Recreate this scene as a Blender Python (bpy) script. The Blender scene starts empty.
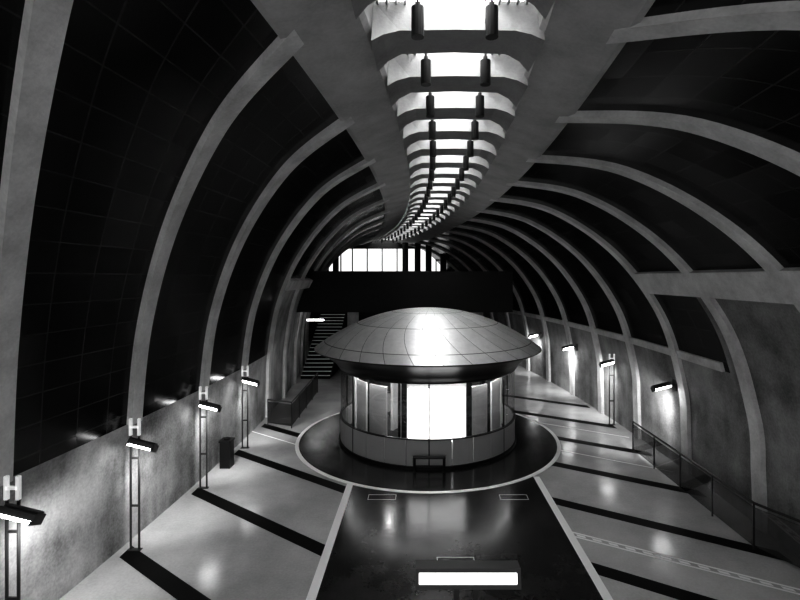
import bpy, math, random
from mathutils import Vector, Matrix
random.seed(4)
scene = bpy.context.scene
try:
    scene.view_settings.view_transform = 'Standard'
    for lk in ('High Contrast', 'Medium High Contrast'):
        try:
            scene.view_settings.look = lk; print('LOOK', lk); break
        except Exception as e: print(e)
    scene.view_settings.exposure = 0.3
except Exception as e:
    print(e)

# ------------------------------------------------------------ materials
def newmat(name):
    m = bpy.data.materials.new(name); m.use_nodes = True
    nt = m.node_tree
    return m, nt, nt.nodes['Principled BSDF']

def plain(name, g, rough=0.5, metal=0.0, em=0.0, spec=0.5):
    m, nt, b = newmat(name)
    b.inputs['Base Color'].default_value = (g, g, g, 1)
    b.inputs['Roughness'].default_value = rough
    b.inputs['Metallic'].default_value = metal
    b.inputs['Specular IOR Level'].default_value = spec
    if em > 0:
        b.inputs['Emission Color'].default_value = (1, 1, 1, 1)
        b.inputs['Emission Strength'].default_value = em
    n = nt.nodes.new('ShaderNodeTexNoise'); n.inputs['Scale'].default_value = 14
    mr = nt.nodes.new('ShaderNodeMapRange')
    mr.inputs['To Min'].default_value = max(0, rough - .06); mr.inputs['To Max'].default_value = min(1, rough + .06)
    nt.links.new(n.outputs['Fac'], mr.inputs['Value']); nt.links.new(mr.outputs[0], b.inputs['Roughness'])
    return m

def concrete(name, lo, hi, rough=0.8, scale=0.9, bump=0.15, rr=None, boards=0, spec=.5):
    m, nt, b = newmat(name)
    tc = nt.nodes.new('ShaderNodeTexCoord')
    n1 = nt.nodes.new('ShaderNodeTexNoise'); n1.inputs['Scale'].default_value = scale; n1.inputs['Detail'].default_value = 8; n1.inputs['Roughness'].default_value = .6
    n2 = nt.nodes.new('ShaderNodeTexNoise'); n2.inputs['Scale'].default_value = 22; n2.inputs['Detail'].default_value = 5
    mx = nt.nodes.new('ShaderNodeMath'); mx.operation = 'MULTIPLY_ADD'; mx.inputs[1].default_value = .3
    cr = nt.nodes.new('ShaderNodeValToRGB')
    cr.color_ramp.elements[0].position = .40; cr.color_ramp.elements[0].color = (lo, lo, lo, 1)
    cr.color_ramp.elements[1].position = .90; cr.color_ramp.elements[1].color = (hi, hi, hi, 1)
    bp = nt.nodes.new('ShaderNodeBump'); bp.inputs['Strength'].default_value = bump; bp.inputs['Distance'].default_value = .02
    L = nt.links.new
    L(tc.outputs['Object'], n1.inputs['Vector']); L(tc.outputs['Object'], n2.inputs['Vector'])
    L(n2.outputs['Fac'], mx.inputs[0]); L(n1.outputs['Fac'], mx.inputs[2])
    if boards:
        mp = nt.nodes.new('ShaderNodeMapping'); mp.inputs['Scale'].default_value = (1.6, 1.6, .35)
        n3 = nt.nodes.new('ShaderNodeTexNoise'); n3.inputs['Scale'].default_value = 1.0; n3.inputs['Detail'].default_value = 4
        L(tc.outputs['Object'], mp.inputs[0]); L(mp.outputs[0], n3.inputs['Vector'])
        ma = nt.nodes.new('ShaderNodeMath'); ma.operation = 'MULTIPLY_ADD'; ma.inputs[1].default_value = boards
        L(n3.outputs['Fac'], ma.inputs[0]); L(mx.outputs[0], ma.inputs[2])
        sb = nt.nodes.new('ShaderNodeMath'); sb.operation = 'SUBTRACT'; sb.inputs[1].default_value = boards * .5
        L(ma.outputs[0], sb.inputs[0]); L(sb.outputs[0], cr.inputs['Fac'])
    else:
        L(mx.outputs[0], cr.inputs['Fac'])
    L(cr.outputs['Color'], b.inputs['Base Color'])
    L(n2.outputs['Fac'], bp.inputs['Height']); L(bp.outputs['Normal'], b.inputs['Normal'])
    b.inputs['Roughness'].default_value = rough; b.inputs['Specular IOR Level'].default_value = spec
    if rr:
        mr = nt.nodes.new('ShaderNodeMapRange'); mr.inputs['From Min'].default_value = .3; mr.inputs['From Max'].default_value = .7
        mr.inputs['To Min'].default_value = rr[0]; mr.inputs['To Max'].default_value = rr[1]
        L(n1.outputs['Fac'], mr.inputs['Value']); L(mr.outputs[0], b.inputs['Roughness'])
    return m

def seamed(name, g_lo, g_hi, g_seam, rough, metal, wu, wv, bump=0.4, spec=.5, tilt=0.0, mottle=0):
    """panel grid on UVs: one cell per unit"""
    m, nt, b = newmat(name); L = nt.links.new; N = nt.nodes.new
    uv = N('ShaderNodeUVMap'); sep = N('ShaderNodeSeparateXYZ'); L(uv.outputs[0], sep.inputs[0])
    def edge(sock, w):
        f = N('ShaderNodeMath'); f.operation = 'FRACT'; L(sock, f.inputs[0])
        s = N('ShaderNodeMath'); s.operation = 'SUBTRACT'; L(f.outputs[0], s.inputs[0]); s.inputs[1].default_value = .5
        a = N('ShaderNodeMath'); a.operation = 'ABSOLUTE'; L(s.outputs[0], a.inputs[0])
        g = N('ShaderNodeMath'); g.operation = 'GREATER_THAN'; L(a.outputs[0], g.inputs[0]); g.inputs[1].default_value = .5 - w
        return g.outputs[0]
    mx = N('ShaderNodeMath'); mx.operation = 'MAXIMUM'
    L(edge(sep.outputs[0], wu), mx.inputs[0]); L(edge(sep.outputs[1], wv), mx.inputs[1])
    fl = N('ShaderNodeVectorMath'); fl.operation = 'FLOOR'; L(uv.outputs[0], fl.inputs[0])
    wn = N('ShaderNodeTexWhiteNoise'); wn.noise_dimensions = '2D'; L(fl.outputs[0], wn.inputs['Vector'])
    mr = N('ShaderNodeMapRange'); mr.inputs['To Min'].default_value = g_lo; mr.inputs['To Max'].default_value = g_hi
    L(wn.outputs['Value'], mr.inputs['Value'])
    val = mr.outputs[0]
    if mottle:
        tc = N('ShaderNodeTexCoord'); nz = N('ShaderNodeTexNoise'); nz.inputs['Scale'].default_value = 3.5; nz.inputs['Detail'].default_value = 9; nz.inputs['Roughness'].default_value = .7
        L(tc.outputs['Object'], nz.inputs['Vector'])
        m2 = N('ShaderNodeMapRange'); m2.inputs['From Min'].default_value = .25; m2.inputs['From Max'].default_value = .75; m2.inputs['To Min'].default_value = 1 - mottle; m2.inputs['To Max'].default_value = 1
        L(nz.outputs['Fac'], m2.inputs['Value'])
        mu = N('ShaderNodeMath'); mu.operation = 'MULTIPLY'; L(val, mu.inputs[0]); L(m2.outputs[0], mu.inputs[1]); val = mu.outputs[0]
    mix = N('ShaderNodeMix'); mix.data_type = 'FLOAT'; L(mx.outputs[0], mix.inputs[0]); L(val, mix.inputs[2]); mix.inputs[3].default_value = g_seam
    L(mix.outputs[0], b.inputs['Base Color'])
    bp = N('ShaderNodeBump'); bp.invert = True; bp.inputs['Strength'].default_value = bump; bp.inputs['Distance'].default_value = .02
    L(mx.outputs[0], bp.inputs['Height'])
    if tilt > 0:
        geo = N('ShaderNodeNewGeometry')
        sb = N('ShaderNodeVectorMath'); sb.operation = 'SUBTRACT'; L(wn.outputs['Color'], sb.inputs[0]); sb.inputs[1].default_value = (.5, .5, .5)
        sc = N('ShaderNodeVectorMath'); sc.operation = 'SCALE'; L(sb.outputs[0], sc.inputs[0]); sc.inputs['Scale'].default_value = tilt
        ad = N('ShaderNodeVectorMath'); ad.operation = 'ADD'; L(geo.outputs['Normal'], ad.inputs[0]); L(sc.outputs[0], ad.inputs[1])
        nm = N('ShaderNodeVectorMath'); nm.operation = 'NORMALIZE'; L(ad.outputs[0], nm.inputs[0]); L(nm.outputs[0], bp.inputs['Normal'])
    L(bp.outputs['Normal'], b.inputs['Normal'])
    b.inputs['Roughness'].default_value = rough
    b.inputs['Metallic'].default_value = metal
    b.inputs['Specular IOR Level'].default_value = spec
    return m

def glassy(name, refl=.12, tint=.9):
    m = bpy.data.materials.new(name); m.use_nodes = True; nt = m.node_tree; nt.nodes.clear()
    o = nt.nodes.new('ShaderNodeOutputMaterial'); t = nt.nodes.new('ShaderNodeBsdfTransparent'); g = nt.nodes.new('ShaderNodeBsdfGlossy')
    t.inputs[0].default_value = (tint, tint, tint, 1); g.inputs['Roughness'].default_value = .03
    mx = nt.nodes.new('ShaderNodeMixShader'); mx.inputs[0].default_value = refl
    nt.links.new(t.outputs[0], mx.inputs[1]); nt.links.new(g.outputs[0], mx.inputs[2]); nt.links.new(mx.outputs[0], o.inputs[0])
    return m

M_conc = concrete('concrete_rib', .46, .82, bump=.35, scale=1.6)
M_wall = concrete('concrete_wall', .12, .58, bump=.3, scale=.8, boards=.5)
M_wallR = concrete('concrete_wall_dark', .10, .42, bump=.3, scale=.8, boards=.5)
M_beam = concrete('concrete_beam', .34, .56, scale=1.3)
M_fin = concrete('concrete_fin', .24, .38, scale=1.5)
M_floor = concrete('polished_floor', .38, .66, rough=.3, scale=.55, bump=.03, rr=(.12, .25), spec=.7)
M_dark = concrete('dark_floor', .020, .045, rough=.25, scale=1.2, bump=.04, rr=(.14, .26), spec=.6)
M_stripe = concrete('black_stone', .004, .010, rough=.5, bump=.05, spec=.15)
M_white = plain('white_stone', .9, .5)
M_panel = seamed('black_ceiling_panels', .0015, .004, .030, .20, 0.0, .016, .02, bump=.5, spec=.42, tilt=.04)
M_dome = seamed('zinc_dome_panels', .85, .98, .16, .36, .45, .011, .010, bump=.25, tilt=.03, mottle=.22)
M_black = plain('black_metal', .012, .4, .3)
M_blackm = plain('matte_black', .008, .7)
M_sign = plain('white_enamel_glow', .9, .35, .0, em=.2)  # slight glow added so the H bars stand out from the ribs
M_grey = plain('grey_metal', .07, .4, .5)
M_lwhite = plain('white_panel', .7, .4)
M_frost = plain('frosted_panel', .38, .3)
M_glass = glassy('clear_glass', .10, .92)
M_dglass = glassy('tinted_glass', .12, .55)
M_sky = plain('skylight_glazing', .8, .5, em=8)
M_win = plain('window_daylight', .8, .5, em=.7)
M_lamp = plain('lamp_tube', .9, .5, em=9)
M_lamp2 = plain('lamp_tube_front', .9, .5, em=2)
M_screen = plain('lit_screen', .9, .5, em=2.6)

# ------------------------------------------------------------ mesh helpers
def mesh(name, verts, faces, mats, parent=None, uvs=None, mi=None, smooth=False):
    me = bpy.data.meshes.new(name); me.from_pydata([tuple(v) for v in verts], [], faces)
    if not isinstance(mats, (list, tuple)): mats = [mats]
    for m in mats: me.materials.append(m)
    if mi:
        for p, i in zip(me.polygons, mi): p.material_index = i
    if uvs:
        ul = me.uv_layers.new(name='UVMap')
        for p in me.polygons:
            for k, li in enumerate(p.loop_indices):
                ul.data[li].uv = uvs[p.index][k]
    if smooth:
        for p in me.polygons: p.use_smooth = True
    me.update()
    ob = bpy.data.objects.new(name, me); scene.collection.objects.link(ob)
    if parent: ob.parent = parent
    return ob

class B:
    """accumulate geometry"""
    def __init__(s): s.v = []; s.f = []; s.m = []
    def add(s, vs, fs, mi=0):
        o = len(s.v); s.v += [Vector(v) for v in vs]; s.f += [[i + o for i in f] for f in fs]; s.m += [mi] * len(fs)
    def box(s, x0, x1, y0, y1, z0, z1, mi=0, M=None):
        vs = [Vector((x, y, z)) for z in (z0, z1) for y in (y0, y1) for x in (x0, x1)]
        if M is not None: vs = [M @ v for v in vs]
        s.add(vs, [[0, 2, 3, 1], [4, 5, 7, 6], [0, 1, 5, 4], [2, 6, 7, 3], [0, 4, 6, 2], [1, 3, 7, 5]], mi)
    def cyl(s, p, q, r, n=12, mi=0, r2=None):
        p = Vector(p); q = Vector(q); d = (q - p).normalized()
        a = d.orthogonal().normalized(); b = d.cross(a); r2 = r if r2 is None else r2
        vs = [p + (a * math.cos(t) + b * math.sin(t)) * r for t in [2 * math.pi * i / n for i in range(n)]]
        vs += [q + (a * math.cos(t) + b * math.sin(t)) * r2 for t in [2 * math.pi * i / n for i in range(n)]]
        fs = [[i, (i + 1) % n, n + (i + 1) % n, n + i] for i in range(n)] + [list(range(n))[::-1], list(range(n, 2 * n))]
        s.add(vs, fs, mi)
    def sweep(s, rings, mi=0, caps=True):
        n = len(rings[0]); vs = [p for r in rings for p in r]; fs = []
        for k in range(len(rings) - 1):
            for i in range(n):
                j = (i + 1) % n
                fs.append([k * n + i, k * n + j, (k + 1) * n + j, (k + 1) * n + i])
        if caps: fs += [list(range(n)), list(range((len(rings) - 1) * n, len(rings) * n))[::-1]]
        s.add(vs, fs, mi)
    def arcwall(s, cx, cy, r0, r1, z0, z1, a0, a1, n=24, mi=0):
        rings = []
        for k in range(n + 1):
            a = a0 + (a1 - a0) * k / n; c, d = math.cos(a), math.sin(a)
            rings.append([(cx + r0 * c, cy + r0 * d, z0), (cx + r1 * c, cy + r1 * d, z0), (cx + r1 * c, cy + r1 * d, z1), (cx + r0 * c, cy + r0 * d, z1)])
        s.sweep(rings, mi, caps=abs(a1 - a0) < 6.28)
    def obj(s, name, mats, parent=None, smooth=False):
        return mesh(name, s.v, s.f, mats, parent, mi=s.m, smooth=smooth)

def empty(name, loc=(0, 0, 0)):
    e = bpy.data.objects.new(name, None); scene.collection.objects.link(e); e.location = loc; return e

# ------------------------------------------------------------ hall geometry
def cx(y): return 0.8 - (y - 14) ** 2 / 182.0
K = [(0, 8.8), (1.0, 8.72), (1.9, 8.5), (3.64, 7.85), (5.2, 6.4), (6.25, 4.5), (6.69, 2.5), (6.76, 1.2), (6.78, 0)]
def cr(p0, p1, p2, p3, t):
    return tuple(.5 * (2 * b + (c - a) * t + (2 * a - 5 * b + 4 * c - d) * t * t + (3 * b - a - 3 * c + d) * t ** 3) for a, b, c, d in zip(p0, p1, p2, p3))
prof = []
for i in range(2, len(K) - 1):
    p0, p1, p2 = K[i - 1], K[i], K[i + 1]; p3 = K[i + 2] if i + 2 < len(K) else (K[-1][0], -1.2)
    for j in range(10): prof.append(cr(p0, p1, p2, p3, j / 10))
prof.append(K[-1])
arc = [0]
for a, b in zip(prof, prof[1:]): arc.append(arc[-1] + math.dist(a, b))
nrm = []
for i in range(len(prof)):
    a = prof[max(0, i - 1)]; b = prof[min(len(prof) - 1, i + 1)]
    d = Vector((b[0] - a[0], b[1] - a[1])).normalized(); nrm.append((d.y, -d.x))
SK = 0.86
def P(s, i, sg, inset=0.0):
    o, z = prof[i]; y = s - SK * sg * (o - 1.9)
    o2 = o + nrm[i][0] * inset; z2 = z + nrm[i][1] * inset
    return Vector((cx(y) + sg * o2, y, z2))
def idx_z(z):
    return min(range(len(prof)), key=lambda i: abs(prof[i][1] - z))
iL = idx_z(2.5); iH = idx_z(5.3); iM = idx_z(3.3)
S0, S1 = -8.0, 47.0
rib_s = [5.65 + 2.95 * k for k in range(-4, 14)]

def cut_index(s, sg):
    if sg < 0: return iH if s > 14.5 else iL
    if s < 15.2 : return iH
    return iM
pv, pf, puv = [], [], []
wall = {-1: ([], []), 1: ([], [])}
step = 2.95 / 6
ns = int((S1 - S0) / step)
for sg in (-1, 1):
    for a in range(ns):
        s = S0 + a * step; s2 = s + step; ci = cut_index(s + step / 2, sg)
        for i in range(len(prof) - 1):
            q = [P(s, i, sg), P(s2, i, sg), P(s2, i + 1, sg), P(s, i + 1, sg)]
            if sg < 0: order = [0, 1, 2, 3]
            else: order = [3, 2, 1, 0]
            if min(v.y for v in q) < -6.3 or max(v.y for v in q) > 42: continue
            uu = [((s - 5.65) / .7375, arc[i] / .5), ((s2 - 5.65) / .7375, arc[i] / .5), ((s2 - 5.65) / .7375, arc[i + 1] / .5), ((s - 5.65) / .7375, arc[i + 1] / .5)]
            if i < ci:
                o = len(pv); pv += [q[k] for k in order]; pf.append([o, o + 1, o + 2, o + 3]); puv.append([uu[k] for k in order])
            else:
                V, F = wall[sg]; o = len(V); V += [q[k] for k in order]; F.append([o, o + 1, o + 2, o + 3])
def weld(ob):
    import bmesh
    bm = bmesh.new(); bm.from_mesh(ob.data); bmesh.ops.remove_doubles(bm, verts=bm.verts, dist=.0005); bm.to_mesh(ob.data); bm.free()
c = mesh('ceiling', pv, pf, M_panel, uvs=puv, smooth=True); weld(c)
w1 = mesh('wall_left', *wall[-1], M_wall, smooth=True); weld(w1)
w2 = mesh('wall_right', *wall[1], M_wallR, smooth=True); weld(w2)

# ribs
for s in rib_s:
    b = B()
    for sg in (-1, 1):
        end = iL if (sg < 0 and s < 14.5) else len(prof) - 1
        rings = []
        for i in range(0, end + 1):
            w = .17
            r = [P(s - w, i, sg, -.06), P(s + w, i, sg, -.06), P(s + w, i, sg, .11), P(s - w, i, sg, .11)]
            rings.append(r)
        rings = [r for r in rings if -6.2 < r[0].y < 41]
        if len(rings) > 2: b.sweep(rings)
    b.obj('arch_rib', M_conc)

def edge_beam(name, sg, i0, i1, sa, sb, inset=.2):
    b = B(); rings = []; n = max(2, int((sb - sa) / .4))
    for k in range(n + 1):
        s = sa + (sb - sa) * k / n
        rings.append([P(s, i0, sg, -.05), P(s, i1, sg, -.05), P(s, i1, sg, inset), P(s, i0, sg, inset)])
    b.sweep(rings); b.obj(name, M_conc)
edge_beam('trim_1', 1, idx_z(5.62), idx_z(5.15), 2, 17.5, .12)
edge_beam('trim_2', -1, idx_z(5.5), idx_z(5.15), 14.5, 40)
edge_beam('trim_3', 1, idx_z(3.45), idx_z(3.2), 15.3, 40, .08)

# crown beams
for nme, sg in (('crown_beam', -1), ('crown_beam', 1)):
    b = B(); rings = []
    y = -6
    while y <= 41:
        X = cx(y)
        rings.append([(X + sg * o, y, z) for o, z in ((1.08, 8.70), (1.14, 8.62), (2.0, 8.36), (2.1, 8.38), (2.1, 8.6), (1.08, 9.75))])
        y += .5
    b.sweep(rings); b.obj(nme, M_beam)
# skylight glazing
b = B(); y = -6
rings = []
while y <= 41:
    X = cx(y); rings.append([(X - 1.07, y, 9.7), (X + 1.07, y, 9.7), (X + 1.07, y, 9.76), (X - 1.07, y, 9.76)]); y += .5
b.sweep(rings); b.obj('skylight_window', M_sky)
# transverse skylight beams + slats added to streak the glow + downlights
b = B(); dl = B(); lv = B(); y = -3.4
while y < 40.5:
    X = cx(y)
    outline = [(-1.1, 8.50), (-.95, 8.62), (-.75, 8.70), (0, 8.72), (.75, 8.70), (.95, 8.62), (1.1, 8.50), (1.1, 9.15), (-1.1, 9.15)]
    ta = [.46, .38, .32, .31, .32, .38, .46, .2, .2]
    fr = [(X + o, y - w, z) for (o, z), w in zip(outline, ta)]; bk = [(X + o, y + w, z) for (o, z), w in zip(outline, ta)]
    b.sweep([fr, bk])
    ym = y - .7
    for o in (-.98, -.86, -.74, -.62, .62, .74, .86, .98):  # added slats, dense at the sides to darken the gap edges
        lv.box(cx(ym) + o - .014, cx(ym) + o + .014, ym - .49, ym + .49, 9.1, 9.55)
    for o in (-.2, 0, .2):
        lv.box(cx(ym) + o - .008, cx(ym) + o + .008, ym - .49, ym + .49, 9.3, 9.55)
    for o in (-.45, .45):
        Xm = cx(ym) + o
        dl.cyl((Xm, ym, 8.42), (Xm, ym, 8.78), .078, 14)
        dl.cyl((Xm, ym, 8.78), (Xm, ym, 9.70), .018, 6)
        dl.box(Xm - .03, Xm + .03, ym, y - .31, 8.80, 8.85)
    y += 1.4
b.obj('skylight_fins', M_fin); dl.obj('skylight_downlights', M_black); lv.obj('skylight_streak_slats', M_fin)

# ------------------------------------------------------------ floor
b = B(); b.box(-14, 10, -6.3, 42.3, -.2, 0); b.obj('floor', M_floor)
KX, KY = .26, 16.45
st = B(); wl = B()
def skewstripe(B_, xa, xb, ya, slope, w, z):
    B_.add([(xa, ya, z), (xb, ya - slope * (xb - xa), z), (xb, ya - slope * (xb - xa) + w, z), (xa, ya + w, z)], [[0, 1, 2, 3]])
for k in range(-4, 5):
    yw = 9.35 + 2.7 * k
    if yw < 19: skewstripe(st, cx(yw) - 6.6, -1.95, yw - .1, .69, .40, .004)
    yr = 11.4 + 2.7 * k
    skewstripe(st, 3.3, 7.2, yr, .60, .40, .004)
skewstripe(wl, 3.3, 7.2, 9.95, .55, .06, .005)
skewstripe(wl, 3.3, 7.2, 10.13, .55, .06, .005)
for k in range(14):
    x_ = 3.35 + k * .28; skewstripe(wl, x_, x_ + .16, 10.03 - .55 * (x_ - 3.3), .55, .08, .005)
skewstripe(wl, 3.3, 7.2, 15.7, .62, .06, .005)
skewstripe(wl, 3.6, 7.2, 18.4, .62, .06, .005)
skewstripe(wl, -6.3, -3.2, 17.0, .69, .07, .005)
st.obj('floor_stripes', M_stripe)
cs = B(); cs.box(-1.78, 3.13, -6, 13.6, .001, .006); cs.obj('floor_walkway', M_dark)
wl.box(-1.95, -1.78, -6, 12.9, .001, .008); wl.box(3.13, 3.30, -6, 13.0, .001, .008)
def frame(x0, x1, y0, y1, t=.03):
    z0, z1 = .006, .010
    wl.box(x0, x1, y0, y0 + t, z0, z1); wl.box(x0, x1, y1 - t, y1, z0, z1); wl.box(x0, x0 + t, y0, y1, z0, z1); wl.box(x1 - t, x1, y0, y1, z0, z1)
frame(-1.3, -.6, 11.65, 11.92, .012); frame(2.0, 2.7, 11.65, 11.92, .012); frame(.33, 1.06, 8.9, 9.25, .012)
wl.arcwall(KX, KY, 4.36, 4.48, .002, .016, 0, 2 * math.pi, 96)
wl.obj('floor_markings', M_white)
n = 96
ds = B(); ds.cyl((KX, KY, .001), (KX, KY, .012), 4.36, n); ds.obj('kiosk_floor_disc', M_dark)

# ------------------------------------------------------------ kiosk
kio = empty('station_kiosk')
R = 3.0
b = B(); b.arcwall(KX, KY, R - .12, R + .05, .012, .10, 0, 2 * math.pi, 64, 0); b.obj('plinth', M_black, kio)
b = B(); NP = 28
for k in range(NP):
    a0 = 2 * math.pi * k / NP + .004; a1 = 2 * math.pi * (k + 1) / NP - .004
    b.arcwall(KX, KY, R - .03, R, .10, .85, a0, a1, 4)
b.obj('lower_panels', M_frost, kio)
b = B(); b.arcwall(KX, KY, R - .05, R + .03, .85, .88, 0, 6.2832, 64); b.arcwall(KX, KY, R - .05, R + .03, 2.46, 2.60, 0, 6.2832, 64)
for k in range(0, NP, 4):
    a = 2 * math.pi * (k + 1) / NP; c_, s_ = math.cos(a), math.sin(a)
    b.cyl((KX + (R - .01) * c_, KY + (R - .01) * s_, .1), (KX + (R - .01) * c_, KY + (R - .01) * s_, 2.5), .022, 8)
for k in range(8):
    a = 2 * math.pi * (k + .5) / 8; c_, s_ = math.cos(a), math.sin(a)
    b.cyl((KX + 2.2 * c_, KY + 2.2 * s_, .0125), (KX + 2.2 * c_, KY + 2.2 * s_, 2.6), .10, 14)
b.obj('frame', M_black, kio)
b = B(); b.arcwall(KX, KY, R - .015, R - .005, .9, 2.46, 0, 6.2832, 64); b.obj('glazing', M_glass, kio, True)
b = B()
for a0, a1 in ((205, 220), (224, 240), (300, 316), (322, 338), (170, 198), (345, 372)):
    b.arcwall(KX, KY, 2.5, 2.56, .0125, 2.2, math.radians(a0), math.radians(a1), 6)
b.arcwall(KX, KY, 1.3, 1.4, .0125, 2.5, math.radians(20), math.radians(160), 12)
b.box(KX - .85, KX + 1.2, KY - 2.2, KY - 2.12, .0125, 2.3)
b.obj('partitions', M_lwhite, kio)
b = B(); b.box(KX - .62, KX + 1.1, KY - 2.26, KY - 2.205, .55, 2.15); b.obj('lit_screen', M_screen, kio)
b = B(); b.box(KX - .82, KX - .66, KY - 2.3, KY - 2.2, .0125, 2.5); b.box(KX + 1.14, KX + 1.3, KY - 2.3, KY - 2.2, .0125, 2.5); b.obj('screen_frame', M_black, kio)
b = B(); b.arcwall(KX, KY, 2.62, 2.8, 2.47, 2.495, 0, 6.2832, 48); b.obj('soffit_light', plain('soffit_light', .9, .5, em=5), kio)
dp = []
RD = 3.86
for k in range(25):
    r = RD * math.sin(math.pi / 2 * k / 24); dp.append((r, 3.15 + 1.31 * (1 - (r / RD) ** 2.15)))
low = [(RD + .01, 3.13), (RD - .04, 3.10), (3.6, 3.0), (3.35, 2.84), (3.18, 2.68), (3.06, 2.52), (0.0, 2.5)]
def lathe(name, pr, mat, n=144, ucell=30, parent=None):
    V = []; F = []; U = []
    al = [0]
    for a, q in zip(pr, pr[1:]): al.append(al[-1] + math.dist(a, q))
    for r, z in pr:
        for k in range(n):
            a = 2 * math.pi * k / n; V.append((KX + r * math.cos(a), KY + r * math.sin(a), z))
    def uu(k, i): return k / n * ucell + .9 * math.sin(al[i] * .75), al[i] / 1.25
    for i in range(len(pr) - 1):
        for k in range(n):
            k2 = (k + 1) % n
            F.append([i * n + k, (i + 1) * n + k, (i + 1) * n + k2, i * n + k2])
            U.append([uu(k, i), uu(k, i + 1), uu(k + 1, i + 1), uu(k + 1, i)])
    return mesh(name, V, F, mat, parent, U, smooth=True)
lathe('dome_roof', dp, M_dome, parent=kio)
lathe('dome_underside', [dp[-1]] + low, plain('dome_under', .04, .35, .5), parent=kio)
b = B()
yb = KY - R - .2
for x in (KX - .42, KX + .42): b.cyl((x, yb, .012), (x, yb, .46), .04, 10)
b.cyl((KX - .46, yb, .44), (KX + .46, yb, .44), .045, 10); b.cyl((KX - .42, yb, .2), (KX + .42, yb, .2), .02, 8)
b.obj('barrier_rail', M_black)
for a in (45, 135, 225, 315):
    l = bpy.data.lights.new('kiosk_light', 'POINT'); l.energy = 55; l.shadow_soft_size = .15
    o = bpy.data.objects.new('interior_lamp_light', l); scene.collection.objects.link(o); o.parent = kio
    o.location = (KX + 1.9 * math.cos(math.radians(a)), KY + 1.9 * math.sin(math.radians(a)), 2.3)

# ------------------------------------------------------------ floodlight posts
def lamp(x, y, side, H=2.66, L=.5, energy=40, aim=None, drop=.46, post=True):
    e = empty('floodlight_post' if post else 'wall_floodlight')
    b = B(); wd = .085
    if post:
        for dx in (-wd, wd): b.cyl((x + dx, y, .007), (x + dx, y, H - .34), .022, 10)
        b.box(x - .13, x + .13, y - .05, y + .05, .0065, .02)
        for z in (H - .8, .9): b.box(x - wd, x + wd, y - .012, y + .012, z - .02, z + .02)
        b.obj('twin_post', M_grey, e)
        hs = B()
        for dx in (-wd, wd): hs.box(x + dx - .024, x + dx + .024, y - .03, y + .02, H - .34, H)
        hs.box(x - wd, x + wd, y - .03, y + .02, H - .19, H - .15)
        hs.obj('h_sign', M_sign if side else M_grey, e)
    else:
        b.box(x - .05, x + .22, y - .06, y - .02, H - drop - .02, H - drop + .04)
        b.box(x + .19, x + .23, y - .12, y + .06, H - drop - .15, H - drop + .15)
        b.obj('wall_bracket', M_grey, e)
    M = Matrix.Translation((x, y - .14, H - drop)) @ Matrix.Rotation(math.radians(14 * side), 4, 'Y') @ Matrix.Rotation(math.radians(-25), 4, 'X')
    if side == 0: M = Matrix.Translation((x, y - .12, H)) @ Matrix.Rotation(math.radians(-5), 4, 'X')
    x0, x1 = (-.02, L) if side > 0 else ((-L, .02) if side < 0 else (-L / 2, L / 2))
    h = B(); g = B()
    if side:
        h.box(x0, x1, -.13, .10, .0, .09, 0, M); h.box(x0 + .02, x1 - .02, -.08, .06, .09, .12, 0, M)
        h.box(x0, x0 + .02, -.16, .1, -.05, .0, 0, M); h.box(x1 - .02, x1, -.16, .1, -.05, .0, 0, M)
        g.box(x0 + .03, x1 - .03, -.14, .06, -.04, -.001, 0, M)
    else:
        h.box(x0, x1, -.04, .06, -.085, .085, 0, M); h.box(x0, x1, -.08, -.04, .05, .085, 0, M); h.box(x0, x1, -.08, -.04, -.085, -.05, 0, M)
        h.box(x0, x0 + .03, -.08, -.04, -.05, .05, 0, M); h.box(x1 - .03, x1, -.08, -.04, -.05, .05, 0, M)
        g.box(x0 + .032, x1 - .032, -.07, -.041, -.048, .048, 0, M)
    h.obj('lamp_head', M_grey, e)
    g.obj('lamp_lens', M_lamp if side else M_lamp2, e)
    if energy:
        l = bpy.data.lights.new('flood', 'SPOT'); l.energy = energy; l.spot_size = math.radians(115); l.spot_blend = 1.0; l.shadow_soft_size = .22
        o = bpy.data.objects.new('flood_beam', l); scene.collection.objects.link(o); o.parent = e
        o.location = (x + side * .3, y - .05, H - drop - .26)
        d = Vector((-side * .25, .9, -.7)) if aim is None else Vector(aim)
        o.rotation_euler = d.to_track_quat('-Z', 'Y').to_euler()
for yy in (6.75, 9.5, 12.3, 15.2): lamp(cx(yy) - (6.36 if yy < 7 else 6.45), yy, 1, energy=125)
for yy in (13.8, 17.6, 21.5, 26.0): lamp(cx(yy) + 6.45, yy, -1, energy=180, drop=.3, post=(yy == 17.6))
lamp(.41, 4.2, 0, H=2.93, L=.9, energy=0)

# ------------------------------------------------------------ balustrades
def balustrade(name, pts, h=.95, mat=M_dglass):
    e = empty(name); r = B(); g = B()
    for (a, q) in zip(pts, pts[1:]):
        a = Vector((*a, 0)); q = Vector((*q, 0)); d = q - a; n = max(1, round(d.length / 1.3)); t = Vector((-d.y, d.x, 0)).normalized() * .008
        r.cyl(a + Vector((0, 0, h)), q + Vector((0, 0, h)), .028, 8)
        for k in range(n + 1):
            p = a + d * k / n; r.cyl(p + Vector((0, 0, .001)), p + Vector((0, 0, h)), .02, 8)
        z0, z1 = Vector((0, 0, .08)), Vector((0, 0, h - .08))
        g.add([a + t + z0, q + t + z0, q + t + z1, a + t + z1, a - t + z0, q - t + z0, q - t + z1, a - t + z1],
              [[0, 1, 2, 3], [7, 6, 5, 4], [0, 4, 5, 1], [3, 2, 6, 7], [0, 3, 7, 4], [1, 5, 6, 2]])
    r.obj('rails', M_grey, e); g.obj('glass', mat, e)
balustrade('glass_balustrade', [(7.15, 8.7), (6.75, 9.5), (6.75, 14.9)])
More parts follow.
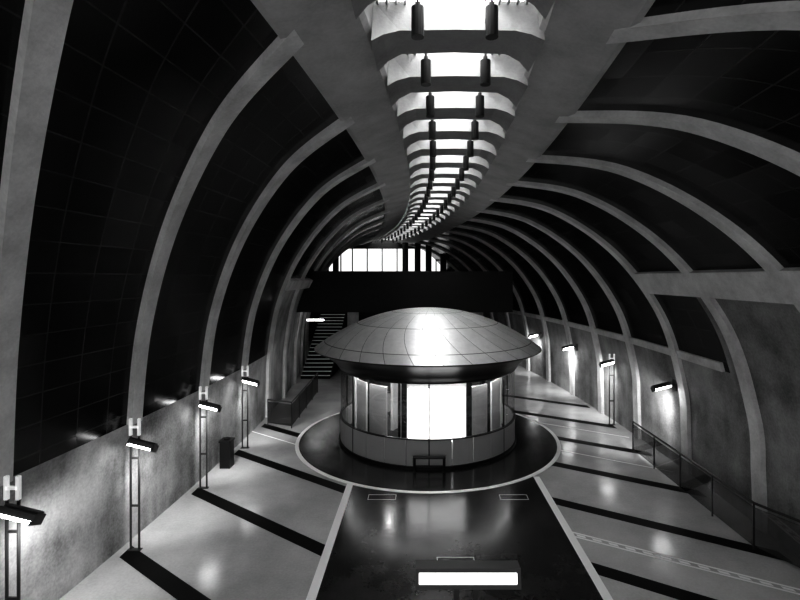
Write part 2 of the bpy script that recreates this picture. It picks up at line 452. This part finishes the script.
balustrade('glass_balustrade', [(-5.7, 17.6), (-4.7, 17.2), (-4.9, 22.5)])
b = B(); b.box(-5.78, -5.48, 13.55, 13.85, .001, .75); b.box(-5.8, -5.46, 13.53, 13.87, .75, .8); b.cyl((-5.63, 13.7, .8), (-5.63, 13.7, .84), .09); b.obj('litter_bin', M_black)

# ------------------------------------------------------------ mezzanine, stair, end wall
b = B(); b.box(-5.9, 4.6, 23.6, 40.9, 5.45, 5.78); b.box(-6.3, 4.6, 23.3, 23.7, 3.8, 5.84); b.obj('mezzanine_bridge', M_blackm)
b = B()
for x in (-3.5, 3.0): b.cyl((x, 24.6, .001), (x, 24.6, 5.44), .3, 20)
b.obj('support_columns', M_wall)
e = empty('staircase'); b = B(); nz = B()
for k in range(21):
    b.box(-6.5, -4.9, 25.6 + k * .3, 25.6 + (k + 1) * .3, .001, .172 * (k + 1))
    nz.box(-6.5, -4.9, 25.58 + k * .3, 25.66 + k * .3, .172 * (k + 1), .172 * (k + 1) + .03)
b.obj('steps', M_stripe, e); nz.obj('nosings', M_white, e)
b = B(); b.box(-6.1, -5.2, 25.3, 25.4, 3.2, 3.27); b.box(-6.1, -5.2, 29.3, 29.4, 4.1, 4.2); b.obj('stair_tube_light', M_lamp)
b = B()
b.box(-13, 7, 41.0, 41.2, 0, 5.8); b.box(-13, 7, 41.0, 41.2, 8.05, 11)
b.box(-13, -8.0, 41, 41.2, 5.8, 8.05); b.box(3.6, 7, 41, 41.2, 5.8, 8.05)
b.obj('wall_back', M_blackm)
b = B(); b.box(-8.0, 3.6, 41.1, 41.15, 5.8, 8.05); b.obj('window_1', M_win)
b = B()
for x in (-8.0, -6.9, -5.9, -4.6, -3.3, -2.0, -1.2, -.2, .7, 1.4, 2.2, 3.0): b.box(x - .05, x + .05, 40.92, 41.05, 5.8, 8.05)
b.box(-8.0, 3.6, 40.92, 41.05, 5.8, 6.0)
b.obj('window_frame', M_blackm)
b = B()
for x in (-6.9, -1.2, -.2, .7, 1.9): b.cyl((x, 38.5, 5.78), (x, 38.5, 8.4), .25, 14)
b.obj('mezzanine_columns', M_blackm)

# ------------------------------------------------------------ world + camera (hall left open behind the camera, added so the world light fills the ribs)
w = bpy.data.worlds.new('World'); scene.world = w; w.use_nodes = True
w.node_tree.nodes['Background'].inputs[0].default_value = (.5, .5, .5, 1); w.node_tree.nodes['Background'].inputs[1].default_value = 1.9
cam = bpy.data.cameras.new('Camera'); co = bpy.data.objects.new('Camera', cam); scene.collection.objects.link(co)
cam.sensor_width = 36; cam.lens = 470 / 800 * 36; cam.clip_end = 200
cam.shift_x = -20 / 800; cam.shift_y = -22 / 800
co.location = (0, 0, 5.5)
co.rotation_euler = (math.radians(90), 0, 0)
scene.camera = co
